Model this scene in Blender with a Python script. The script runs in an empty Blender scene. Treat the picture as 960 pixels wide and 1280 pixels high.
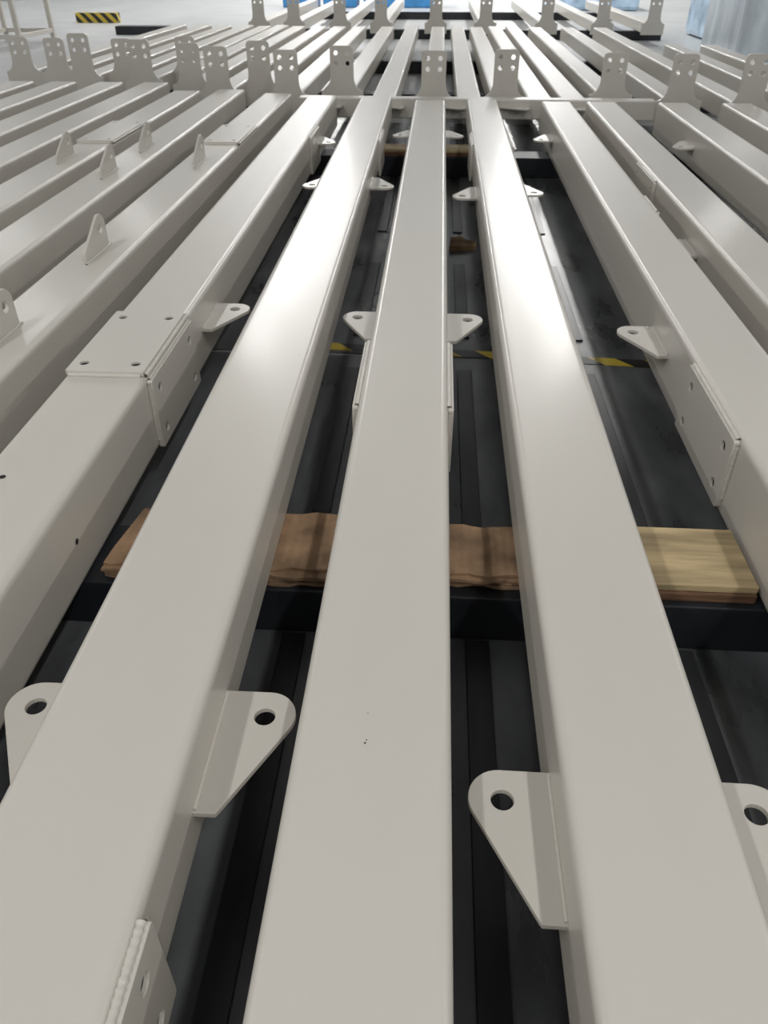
import bpy, bmesh, math, random
from mathutils import Matrix, Vector
random.seed(7)
scene = bpy.context.scene
col = scene.collection

# ------------------------------------------------------------ materials
def mat(name, base, rough=0.5, metal=0.0, coat=0.0, nscale=0, namt=0.0, bump=0.0, bscale=50, stretch=(1,1,1), rvar=0.0, spec=.5, flutes=0):
    m = bpy.data.materials.new(name); m.use_nodes = True
    nt = m.node_tree; b = nt.nodes['Principled BSDF']
    b.inputs['Base Color'].default_value = (*base, 1)
    b.inputs['Roughness'].default_value = rough
    b.inputs['Metallic'].default_value = metal
    b.inputs['Specular IOR Level'].default_value = spec
    b.inputs['Coat Weight'].default_value = coat
    b.inputs['Coat Roughness'].default_value = 0.17
    tc = nt.nodes.new('ShaderNodeTexCoord'); mp = nt.nodes.new('ShaderNodeMapping')
    mp.inputs['Scale'].default_value = stretch
    nt.links.new(tc.outputs['Object'], mp.inputs[0])
    if nscale:
        n = nt.nodes.new('ShaderNodeTexNoise'); n.inputs['Scale'].default_value = nscale
        n.inputs['Detail'].default_value = 5
        nt.links.new(mp.outputs[0], n.inputs['Vector'])
        r = nt.nodes.new('ShaderNodeValToRGB')
        r.color_ramp.elements[0].position = .3; r.color_ramp.elements[1].position = .7
        r.color_ramp.elements[0].color = (*[max(0, c*(1-namt)) for c in base], 1)
        r.color_ramp.elements[1].color = (*[min(1, c*(1+namt)) for c in base], 1)
        nt.links.new(n.outputs['Fac'], r.inputs[0]); nt.links.new(r.outputs[0], b.inputs['Base Color'])
        if rvar:
            mr = nt.nodes.new('ShaderNodeMapRange')
            mr.inputs['To Min'].default_value = rough-rvar; mr.inputs['To Max'].default_value = rough+rvar
            nt.links.new(n.outputs['Fac'], mr.inputs['Value']); nt.links.new(mr.outputs[0], b.inputs['Roughness'])
    if bump:
        n2 = nt.nodes.new('ShaderNodeTexNoise'); n2.inputs['Scale'].default_value = bscale
        nt.links.new(mp.outputs[0], n2.inputs['Vector'])
        bp = nt.nodes.new('ShaderNodeBump'); bp.inputs['Strength'].default_value = bump; bp.inputs['Distance'].default_value = .01
        nt.links.new(n2.outputs['Fac'], bp.inputs['Height']); nt.links.new(bp.outputs[0], b.inputs['Normal'])
        if flutes:
            w = nt.nodes.new('ShaderNodeTexWave'); w.bands_direction = 'X'; w.inputs['Scale'].default_value = flutes
            w.inputs['Distortion'].default_value = .1
            nt.links.new(tc.outputs['Object'], w.inputs['Vector'])
            b2 = nt.nodes.new('ShaderNodeBump'); b2.inputs['Strength'].default_value = .3; b2.inputs['Distance'].default_value = .003
            nt.links.new(w.outputs['Fac'], b2.inputs['Height']); nt.links.new(bp.outputs[0], b2.inputs['Normal'])
            nt.links.new(b2.outputs[0], b.inputs['Normal'])
    return m

M_paint = mat('cream_paint', (.60, .568, .512), .37, coat=.22, nscale=3, namt=.02, bump=.018, bscale=22, stretch=(1, .25, 1), rvar=.04)
M_black = mat('black_steel', (.012, .014, .018), .5, nscale=8, namt=.3)
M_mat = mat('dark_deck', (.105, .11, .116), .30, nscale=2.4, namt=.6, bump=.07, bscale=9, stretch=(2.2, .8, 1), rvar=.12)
M_shade = mat('gap_shade', (.022, .023, .026), .35, nscale=6, namt=.3, stretch=(4, .5, 1))  # near-black colour standing in for shade in the gaps between beams
M_floor = mat('grey_epoxy', (.42, .43, .43), .35, nscale=1.2, namt=.10)
M_wall = mat('wall_panel', (.62, .64, .66), .6, nscale=1, namt=.03)
M_ceil = mat('ceiling_deck', (.55, .56, .57), .7, nscale=1, namt=.04)
M_house = mat('lamp_housing', (.7, .7, .7), .4)
M_blue = mat('blue_plastic', (.05, .25, .55), .4, nscale=4, namt=.2)
M_bluep = mat('blue_film', (.45, .60, .80), .25, nscale=3, namt=.35, bump=.8, bscale=6)
M_film = mat('clear_film', (.66, .73, .82), .2, nscale=3, namt=.3, bump=.9, bscale=5, stretch=(1, 1, .3))
M_card = mat('cardboard', (.32, .205, .12), .9, nscale=9, namt=.5, bump=.45, bscale=16, stretch=(1.1, 1, 1), flutes=13)
M_wood = mat('pine_wood', (.47, .36, .20), .7, nscale=3.2, namt=.45, bump=.35, bscale=16, stretch=(.8, 7, 6))
M_wood2 = mat('old_wood', (.17, .09, .05), .75, nscale=5, namt=.5, bump=.3, bscale=20, stretch=(.8, 9, 6))
M_hole = mat('bolt_hole', (.01, .01, .01), .8)
M_tape = bpy.data.materials.new('hazard_tape'); M_tape.use_nodes = True
nt = M_tape.node_tree; b = nt.nodes['Principled BSDF']; b.inputs['Roughness'].default_value = .4
tc = nt.nodes.new('ShaderNodeTexCoord'); w = nt.nodes.new('ShaderNodeTexWave'); w.inputs['Scale'].default_value = 2.6
w.bands_direction = 'DIAGONAL'
r = nt.nodes.new('ShaderNodeValToRGB'); r.color_ramp.interpolation = 'CONSTANT'
r.color_ramp.elements[0].color = (.02, .02, .02, 1); r.color_ramp.elements[1].color = (.62, .46, .05, 1); r.color_ramp.elements[1].position = .5
nt.links.new(tc.outputs['Object'], w.inputs['Vector']); nt.links.new(w.outputs['Fac'], r.inputs[0]); nt.links.new(r.outputs[0], b.inputs['Base Color'])

# ------------------------------------------------------------ mesh helpers
def obj_from_bm(bm, name, m, loc=(0, 0, 0), rot=(0, 0, 0), parent=None):
    me = bpy.data.meshes.new(name); bm.to_mesh(me); bm.free()
    o = bpy.data.objects.new(name, me); col.objects.link(o)
    for mm in (m if isinstance(m, (list, tuple)) else [m]): me.materials.append(mm)
    o.location = loc; o.rotation_euler = rot
    if parent: o.parent = parent
    return o

def tube(bm, w, h, y0, y1, zt, r=.02, wall=.010, dish=.0011):
    """rounded hollow section along Y, centred in x, top at zt"""
    def prof(hw, hh, r, d):
        pts = []
        cs = [(hw-r, hh-r, 0), (-hw+r, hh-r, 90), (-hw+r, -hh+r, 180), (hw-r, -hh+r, 270)]
        for i, (cx, cy, a0) in enumerate(cs):
            for k in range(7):
                a = math.radians(a0+k*15)
                pts.append((cx+r*math.cos(a), cy+r*math.sin(a)))
            nx, ny, na = cs[(i+1) % 4]
            a = math.radians(a0+90)
            p = Vector((cx+r*math.cos(a), cy+r*math.sin(a))); q = Vector((nx+r*math.cos(a), ny+r*math.sin(a)))
            L = (q-p).length; n = Vector((math.cos(a), math.sin(a)))
            for t, dd in ((.012, 0), (.12, .55), (.3, .95), (.5, 1), (.7, .95), (.88, .55), (.988, 0)):
                s = p.lerp(q, t)-n*d*dd
                pts.append((s.x, s.y))
        return pts
    zc = zt-h/2
    P = prof(w/2, h/2, r, dish)
    Q = prof(w/2-wall, h/2-wall, max(.004, r-wall), 0)
    def ring(pr, y): return [bm.verts.new((x, y, zc+z)) for x, z in pr]
    a, b2 = ring(P, y0), ring(P, y1); n = len(P)
    for i in range(n):
        f = bm.faces.new((a[i], b2[i], b2[(i+1) % n], a[(i+1) % n])); f.smooth = True
    a2, b3 = ring(Q, y0), ring(Q, y1)
    for i in range(n):
        f = bm.faces.new((a2[(i+1) % n], b3[(i+1) % n], b3[i], a2[i])); f.smooth = True
    for yy, s in ((y0, 1), (y1, -1)):
        o1, i1 = ring(P, yy), ring(Q, yy)
        for i in range(n):
            q = (o1[i], o1[(i+1) % n], i1[(i+1) % n], i1[i])
            bm.faces.new(q if s > 0 else q[::-1])

_cache = {}
def plate_mesh(key, outer, holes, t, bev=.0015):
    """flat plate from 2-D outline, in XY plane centred on z=0"""
    if key in _cache: return _cache[key]
    cu = bpy.data.curves.new('tmp', 'CURVE'); cu.dimensions = '2D'; cu.fill_mode = 'BOTH'
    cu.extrude = t/2-bev; cu.bevel_depth = bev; cu.bevel_resolution = 1; cu.offset = -bev
    def sp(pts):
        s = cu.splines.new('POLY'); s.points.add(len(pts)-1)
        for i, p in enumerate(pts): s.points[i].co = (p[0], p[1], 0, 1)
        s.use_cyclic_u = True
    sp(outer)
    for (hx, hy, hr) in holes:
        sp([(hx+hr*math.cos(k*math.tau/20), hy+hr*math.sin(k*math.tau/20)) for k in range(20)])
    o = bpy.data.objects.new('tmp', cu); col.objects.link(o)
    bpy.context.view_layer.update()
    dg = bpy.context.evaluated_depsgraph_get()
    me = bpy.data.meshes.new_from_object(o.evaluated_get(dg))
    for p in me.polygons: p.use_smooth = False
    bpy.data.objects.remove(o); bpy.data.curves.remove(cu)
    _cache[key] = me
    return me

def add_mesh(bm, me, M):
    m2 = me.copy(); m2.transform(M)
    if M.determinant() < 0: m2.flip_normals()
    bm.from_mesh(m2); bpy.data.meshes.remove(m2)

def box(bm, x0, x1, y0, y1, z0, z1, bev=0.0):
    b2 = bmesh.new()
    bmesh.ops.create_cube(b2, size=1)
    for v in b2.verts:
        v.co = Vector((x0+(v.co.x+.5)*(x1-x0), y0+(v.co.y+.5)*(y1-y0), z0+(v.co.z+.5)*(z1-z0)))
    if bev: bmesh.ops.bevel(b2, geom=b2.edges[:], offset=bev, segments=2, affect='EDGES', profile=.5)
    me = bpy.data.meshes.new('t'); b2.to_mesh(me); b2.free(); bm.from_mesh(me); bpy.data.meshes.remove(me)

def ear_outline():
    pts = [(-.004, 0), (.085, 0)]
    for a in range(80, -36, -10):
        pts.append((.085+.055*math.cos(math.radians(a)), -.055+.055*math.sin(math.radians(a))))
    pts += [(.040, -.255), (.036, -.26), (-.004, -.26)]
    return pts
def ear_me(): return plate_mesh('ear', ear_outline(), [(.083, -.058, .0195)], .012)
def add_ear(bm, x, y, z, side, flip=False):
    """horizontal lug welded on the side face. y = far end"""
    sy = -1 if flip else 1
    M = Matrix.Translation((x, y-(.26 if flip else 0), z)) @ Matrix.Diagonal((side, sy, 1, 1))
    add_mesh(bm, ear_me(), M)
    weld(bm, (x+side*.001, y-.255, z+.006), (x+side*.001, y-.005, z+.006), .0045)
def add_fin(bm, x, y, z, flip=False):
    M = Matrix(((0, 0, 1, x), (0, -1 if flip else 1, 0, y-(.26 if flip else 0)), (1, 0, 0, z), (0, 0, 0, 1)))
    add_mesh(bm, ear_me(), M)
    weld(bm, (x+.007, y-.27, z), (x+.007, y+.01, z), .006)

def weld(bm, p, q, r=.006, pitch=.012):
    p, q = Vector(p), Vector(q); L = (q-p).length; d = (q-p).normalized()
    u = d.orthogonal().normalized(); v = d.cross(u)
    n = max(4, int(L/pitch*3)); prev = None
    for i in range(n+1):
        s = p+d*L*i/n
        rr = r*(1, .78, .9)[i % 3]*random.uniform(.92, 1.08)
        ring = [bm.verts.new(s+(u*math.cos(k*math.tau/7)+v*math.sin(k*math.tau/7))*rr) for k in range(7)]
        if prev:
            for k in range(7):
                f = bm.faces.new((prev[k], prev[(k+1) % 7], ring[(k+1) % 7], ring[k])); f.smooth = True
        prev = ring

def rrect(x0, x1, y0, y1, r):
    pts = []
    for cx, cy, a0 in ((x1-r, y1-r, 0), (x0+r, y1-r, 90), (x0+r, y0+r, 180), (x1-r, y0+r, 270)):
        for k in range(5):
            a = math.radians(a0+k*22.5); pts.append((cx+r*math.cos(a), cy+r*math.sin(a)))
    return pts

def disc_hole(bm, c, n, r):
    """bottom of a drilled hole"""
    c, n = Vector(c), Vector(n).normalized(); u = n.orthogonal().normalized(); v = n.cross(u)
    vs = [bm.verts.new(c+n*.0008+(u*math.cos(k*math.tau/16)+v*math.sin(k*math.tau/16))*r) for k in range(16)]
    f = bm.faces.new(vs); f.material_index = 1

def side_plate(bm, x, y0, y1, zt, h, side, hr=.015, wr=.008):
    L = y1-y0
    hs = [(.06, -.05, hr), (L-.06, -.05, hr), (.06, -h+.045, hr), (L-.06, -h+.045, hr)]
    me = plate_mesh(('sp', round(L, 3), round(h, 3)), rrect(0, L, -h, 0, .008), hs, .016)
    M = Matrix(((0, 0, 1, x+side*.008), (1, 0, 0, y0), (0, 1, 0, zt), (0, 0, 0, 1)))
    add_mesh(bm, me, M)
    for hx, hz, hr in hs: disc_hole(bm, (x+side*.008, y0+hx, zt+hz), (side, 0, 0), hr+.001)
    weld(bm, (x+side*.003, y0+.005, zt+.000), (x+side*.003, y1-.005, zt+.000), wr)
    for yy in (y0, y1): weld(bm, (x+side*.003, yy, zt-.01), (x+side*.003, yy, zt-h+.03), .007)

def top_plate(bm, xc, w, y0, y1, zt):
    L = y1-y0
    hs = [(-w/2+.04, .055, .0145), (w/2-.04, .055, .0145), (-w/2+.04, L-.055, .0145), (w/2-.04, L-.055, .0145)]
    me = plate_mesh(('tp', round(L, 3), round(w, 3)), rrect(-w/2, w/2, 0, L, .006), hs, .016)
    add_mesh(bm, me, Matrix.Translation((xc, y0, zt+.008)))
    for hx, hy, hr in hs: disc_hole(bm, (xc+hx, y0+hy, zt+.008), (0, 0, 1), hr+.001)
    weld(bm, (xc-w/2+.01, y0, zt+.002), (xc+w/2-.01, y0, zt+.002), .008)
    weld(bm, (xc+w/2+.002, y0, zt+.001), (xc+w/2+.002, y1, zt+.001), .010)
    weld(bm, (xc-w/2+.01, y1, zt+.002), (xc+w/2-.01, y1, zt+.002), .006)

T = .40
def beam(xn, xf, w=.25, h=.25, y0=-1.2, y1=7.3, zt=T, ears=(), fins=(), splates=(), tplates=(), holes=(), ph=.215):
    """xn: centre x at Y=0 ; xf: centre x at Y=7.3"""
    bm = bmesh.new()
    tube(bm, w, h, y0, y1, zt)
    for (y, side, flip) in ears: add_ear(bm, side*w/2, y, zt-.115, side, flip)
    for (y, dx, flip) in fins: add_fin(bm, dx, y, zt, flip)
    for (a, b2, side) in splates: side_plate(bm, side*w/2, a, b2, zt-.012, ph, side)
    for (a, b2) in tplates: top_plate(bm, 0, w-.01, a, b2, zt)
    for c, n, r in holes: disc_hole(bm, c, n, r)
    return obj_from_bm(bm, 'steel_beam', [M_paint, M_hole], (xn, 0, 0), (0, 0, -math.atan((xf-xn)/7.3)))

# centre
beam(-.068, -.068, w=.257, h=.20, ears=[(2.88, -1, 0), (2.88, 1, 0), (6.6, -1, 1), (6.6, 1, 1)], splates=[(1.93, 2.38, -1), (1.93, 2.38, 1)],
     holes=[((-.012, .780, T-.0012), (0, 0, 1), .0018), ((-.010, .786, T-.0012), (0, 0, 1), .0012), ((-.012, .84, T-.0012), (0, 0, 1), .001)])
# left of centre
beam(-.490, -.535, w=.268, h=.20, y1=7.5, ears=[(.965, -1, 0), (.965, 1, 0), (5.05, -1, 1), (5.05, 1, 1)], splates=[(.03, .487, 1), (5.6, 6.05, 1)])
# right of centre
beam(.357, .370, h=.20, y1=7.4, ears=[(.82, -1, 0), (.82, 1, 0), (4.85, -1, 1), (4.95, 1, 1)], splates=[(5.5, 5.95, -1), (5.5, 5.95, 1)])
# left column with cap plate
beam(-.955, -1.01, ears=[(2.93, 1, 0), (6.3, 1, 1)], splates=[(2.05, 2.52, 1), (5.7, 6.15, 1)], tplates=[(2.05, 2.52)], y1=7.5,
     holes=[((-.06, 1.50, T-.0007), (0, 0, 1), .008), ((.125-.0007, 1.42, T-.13), (1, 0, 0), .008)], ph=.235)
# right column
beam(.945, .985, ears=[(2.80, -1, 0), (6.5, -1, 1)], splates=[(1.80, 2.27, -1), (4.0, 4.3, 1)])
# further right
beam(1.335, 1.36, ears=[(3.9, -1, 0)], splates=[(4.6, 5.1, -1)])
beam(1.94, 1.95, ears=[(6.3, -1, 1)])
beam(2.45, 2.47)
beam(2.95, 2.97)
# further left
beam(-1.40, -1.42, y1=7.6, fins=[(2.42, 0, 0), (3.30, 0, 0), (5.0, 0, 0)], tplates=[(5.4, 6.0)])
beam(-1.83, -1.88, y1=7.8, fins=[(4.70, 0, 0), (5.4, 0, 0)])
beam(-2.24, -2.26, y1=7.7, fins=[(5.05, 0, 0)], tplates=[(5.4, 6.1)])
beam(-2.70, -2.70, y1=8.2)
beam(-3.12, -3.14, y1=8.2)
beam(-3.55, -3.60, y1=8.2)
beam(-4.0, -4.02, y1=8.2)

# ------------------------------------------------------------ supports, packing
def block(name, x0, x1, y0, y1, z0, z1, m, bev=.004, rz=0):
    bm = bmesh.new(); cx, cy = (x0+x1)/2, (y0+y1)/2
    box(bm, x0-cx, x1-cx, y0-cy, y1-cy, 0, z1-z0, bev)
    return obj_from_bm(bm, name, m, (cx, cy, z0), (0, 0, rz))
for y in (1.41, 6.35):
    block('support_skid', -4.4, 3.3, y, y+.24, .0065, .149, M_black)
def sheet(name, x0, x1, y0, y1, m, skew=0, layers=4, zb=.15, th=.048):
    """stack of corrugated cardboard pieces with ragged, sagging front edges"""
    bm = bmesh.new(); nx = 36; ny = 8
    for l in range(layers):
        z0 = zb+th*l/layers; z1 = zb+th*(l+1)/layers-.003
        ph = random.uniform(0, 6); off = random.uniform(-.018, .0)*(1 if l < layers-1 else -.5)
        top = []; bot = []
        for i in range(nx+1):
            x = x0+(x1-x0)*i/nx
            jf = off+.004*math.sin(x*23+ph)+.003*math.sin(x*61+ph)+random.uniform(-.002, .002)
            ct, cb = [], []
            for j in range(ny+1):
                y = y0+jf+(y1-y0)*j/ny
                dz = -.006*max(0, 1-j/2.0)*(.5+.5*math.sin(x*17+ph)) if l == layers-1 else 0
                xx = x+skew*(y-y0)
                ct.append(bm.verts.new((xx, y, z1+dz))); cb.append(bm.verts.new((xx, y, z0+min(0, dz))))
            top.append(ct); bot.append(cb)
        for i in range(nx):
            for j in range(ny):
                bm.faces.new((top[i][j], top[i+1][j], top[i+1][j+1], top[i][j+1]))
                bm.faces.new((bot[i][j], bot[i][j+1], bot[i+1][j+1], bot[i+1][j]))
            bm.faces.new((bot[i][0], bot[i+1][0], top[i+1][0], top[i][0]))
            bm.faces.new((bot[i+1][ny], bot[i][ny], top[i][ny], top[i+1][ny]))
        for j in range(ny):
            bm.faces.new((bot[0][j+1], bot[0][j], top[0][j], top[0][j+1]))
            bm.faces.new((bot[nx][j], bot[nx][j+1], top[nx][j+1], top[nx][j]))
    return obj_from_bm(bm, name, m)
sheet('cardboard_packing', -.80, -.21, 1.44, 1.67, M_card, .15)
sheet('cardboard_packing', .0, .475, 1.45, 1.645, M_card, -.04)
def board(x0, x1, y0, y1):
    e = bpy.data.objects.new('wooden_board', None); col.objects.link(e)
    bm = bmesh.new(); box(bm, x0, x1, y0, y1, .178, .199, .003); obj_from_bm(bm, 'top_plank', M_wood, parent=e)
    bm = bmesh.new(); box(bm, x0+.01, x1, y0-.006, y1-.01, .15, .177, .003); obj_from_bm(bm, 'lower_plank', M_wood2, parent=e)
board(.49, .815, 1.435, 1.665)
board(-.75, .5, 6.36, 6.56)
bm = bmesh.new()
add_mesh(bm, plate_mesh('off', [(-.07, -.07), (.08, -.06), (.09, .02), (.03, .05), (.0, .12), (-.06, .10)], [], .03), Matrix.Translation((0, 0, .016)))
obj_from_bm(bm, 'cardboard_offcut', M_card, (.165, 4.62, .0065))

# ------------------------------------------------------------ far stack with upright end plates
def upright(bm, xc, y, z0, z1, w=.22, flare=.40):
    H = z1-z0; r = .035; fz = .17; fh = .12
    out = [(-flare/2, 0), (flare/2, 0), (flare/2, fz)]
    R = (flare-w)/2
    for k in range(7):
        a = math.radians(90*k/6)
        out.append((flare/2-R*math.sin(a), fz+fh*(1-math.cos(a))))
    for k in range(5):
        a = math.radians(22.5*k); out.append((w/2-r+r*math.cos(a), H-r+r*math.sin(a)))
    for k in range(5):
        a = math.radians(90+22.5*k); out.append((-w/2+r+r*math.cos(a), H-r+r*math.sin(a)))
    for k in range(7):
        a = math.radians(90-90*k/6)
        out.append((-flare/2+R*math.sin(a), fz+fh*(1-math.cos(a))))
    out.append((-flare/2, fz))
    hs = [(sx*.055, H-dz, .020) for sx in (-1, 1) for dz in (.06, .145)]
    me = plate_mesh(('up', round(H, 3)), out, hs, .02)
    add_mesh(bm, me, Matrix(((1, 0, 0, xc), (0, 0, 1, y), (0, 1, 0, z0), (0, 0, 0, 1))))
    g = plate_mesh(('gus', round(H, 3)), [(0, 0), (.26, 0), (.24, .2), (.05, H-.1), (0, H-.1)], [], .014)
    add_mesh(bm, g, Matrix(((0, 0, 1, xc), (1, 0, 0, y), (0, 1, 0, z0), (0, 0, 0, 1))))

def flanged(x, y0, y1, z=.34, up=True, zt=.72, s=1):
    bm = bmesh.new()
    tube(bm, .22, .18, y0, y1, z)
    if up: upright(bm, 0, y0-.012, z-.18, zt)
    return obj_from_bm(bm, 'flanged_steel_beam', M_paint, (x, 0, 0))
for x, y in ((-.05, 7.95), (.60, 8.0), (1.60, 8.2), (2.15, 7.9), (2.70, 7.7), (-.92, 8.3), (-1.40, 8.0),
             (-1.75, 8.5), (-2.08, 8.15), (-2.46, 8.6), (-3.05, 8.9), (-3.75, 9.1), (3.25, 8.0), (3.75, 8.3)):
    flanged(x, y, 15.6 if x < 3 else 12.8, zt=.70+random.uniform(-.03, .03))
for x in (-.50, .28, .92, 1.22): flanged(x, 7.9, 15.8, up=False)
for x in (-2.78, -3.4, -4.15, -4.6): flanged(x, 9.6+random.uniform(-.3, .3), 15.8, zt=.66)
bm = bmesh.new(); box(bm, -1.25, 1.9, 7.66, 7.80, .2, .36, .01)
for x in (-.85, -.3, .25, .8, 1.3): add_mesh(bm, ear_me(), Matrix(((0, 1, 0, x), (-1, 0, 0, 7.66), (0, 0, 1, .3), (0, 0, 0, 1))))
obj_from_bm(bm, 'cross_member', M_paint)
for y in (9.4, 12.4):
    block('support_skid', -5.2, 4.1, y, y+.2, 0, .155, M_black)
# third row
for x in (-3.35, -2.7, -1.85, -1.1, -.1, .8, 1.9, 2.9, 3.8):
    flanged(x, 16.6, 24, zt=.78)
for y in (17.5, 22.5): block('support_skid', -4, 4.2, y, y+.2, 0, .155, M_black)

# ------------------------------------------------------------ hall
def plane_box(name, x0, x1, y0, y1, z0, z1, m): return block(name, x0, x1, y0, y1, z0, z1, m, 0)
plane_box('floor', -20, 20, -8, 46, -.1, 0, M_floor)
plane_box('ceiling', -20, 20, -8, 46, 9, 9.1, M_ceil)
plane_box('wall_left', -20.2, -20, -8, 46, 0, 9, M_wall)
plane_box('wall_right', 20, 20.2, -8, 46, 0, 9, M_wall)
plane_box('wall_back', -20, 20, 46, 46.2, 0, 9, M_wall)
plane_box('wall_front', -20, 20, -8.2, -8, 0, 9, M_wall)
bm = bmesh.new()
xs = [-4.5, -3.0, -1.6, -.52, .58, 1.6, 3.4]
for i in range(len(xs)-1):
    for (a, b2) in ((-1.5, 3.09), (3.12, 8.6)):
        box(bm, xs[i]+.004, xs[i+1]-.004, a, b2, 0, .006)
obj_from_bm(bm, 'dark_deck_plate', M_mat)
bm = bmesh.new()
for x in (-.32, .15, .66, -1.2, 1.2):  # thin dark strips laid on the deck as painted shadow bands
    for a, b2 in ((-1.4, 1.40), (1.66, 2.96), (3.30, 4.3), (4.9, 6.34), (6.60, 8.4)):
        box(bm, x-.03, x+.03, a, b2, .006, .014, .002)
obj_from_bm(bm, 'shade_strip', M_shade)
block('hazard_tape', -.6, .95, 3.10, 3.17, .0065, .008, M_tape, 0, -.07)

# lamps
def lamp(X, y, e_):
    e = bpy.data.objects.new('ceiling_lamp', None); col.objects.link(e); e.location = (X, y, 8)
    bm = bmesh.new(); box(bm, -.2, .2, -1.6, 1.6, .01, .10, .01)
    for yy in (-1.2, 1.2): box(bm, -.008, .008, yy-.008, yy+.008, .1, 1.0)
    obj_from_bm(bm, 'housing', M_house, parent=e)
    l = bpy.data.lights.new('tube', 'AREA'); l.shape = 'RECTANGLE'; l.size = .36; l.size_y = 3.1
    l.energy = e_; l.color = (1, .985, .965)
    lo = bpy.data.objects.new('tube', l); col.objects.link(lo); lo.parent = e
for X in (-4.6, 3.4):
    for y in (-6, -2): lamp(X, y, 170)  # unseen lamps added behind the camera to brighten the near beam tops
    for y, e_ in ((20, 230), (24.2, 300), (28.4, 350), (32.6, 350), (36.8, 350), (41, 350)): lamp(X, y, e_)
for X in (-13, 12):
    for y in (-4, 5, 14, 23, 34): lamp(X, y, 215)

# background props
for i, x in enumerate((-4.2, -3.0, -1.8, -.6)):
    block('blue_crate', x-.5, x+.5, 27, 28, 0, .9, M_blue, .03)
block('wrapped_pallet', 4.35, 6.4, 13.4, 15.4, 0, 1.7, M_film, .1)
block('wrapped_pallet', 5.0, 8.0, 17, 19, 0, 1.8, M_bluep, .1)
block('wrapped_pallet', 3.0, 5.5, 26, 28, 0, 1.2, M_bluep, .1)
block('floor_block', -6.6, -5.4, 18, 18.3, 0, .15, M_black)
block('hazard_curb', -8.6, -7.6, 21, 21.2, 0, .2, M_tape)
bm = bmesh.new()
for x in (-9.2, -8.2, -7.3):
    for y in (15.2, 16.6): box(bm, x-.04, x+.04, y-.04, y+.04, 0, 1.3, .005)
for z in (.15, .7, 1.2):
    for y in (15.2, 16.6): box(bm, -9.2, -7.3, y-.03, y+.03, z, z+.07, .005)
    for x in (-9.2, -8.2, -7.3): box(bm, x-.03, x+.03, 15.2, 16.6, z, z+.07, .005)
obj_from_bm(bm, 'storage_rack', M_paint)

cam = bpy.data.cameras.new('camera'); co = bpy.data.objects.new('camera', cam); col.objects.link(co)
cam.sensor_fit = 'VERTICAL'; cam.sensor_height = 24; cam.lens = 961/1280*24
co.location = (0, 0, 1.44); co.rotation_euler = (math.radians(90-36.3), 0, math.radians(3.6))
cam.clip_start = .02
cam.dof.use_dof = True; cam.dof.focus_distance = 1.5; cam.dof.aperture_fstop = 6.3
scene.camera = co
scene.view_settings.view_transform = 'Standard'
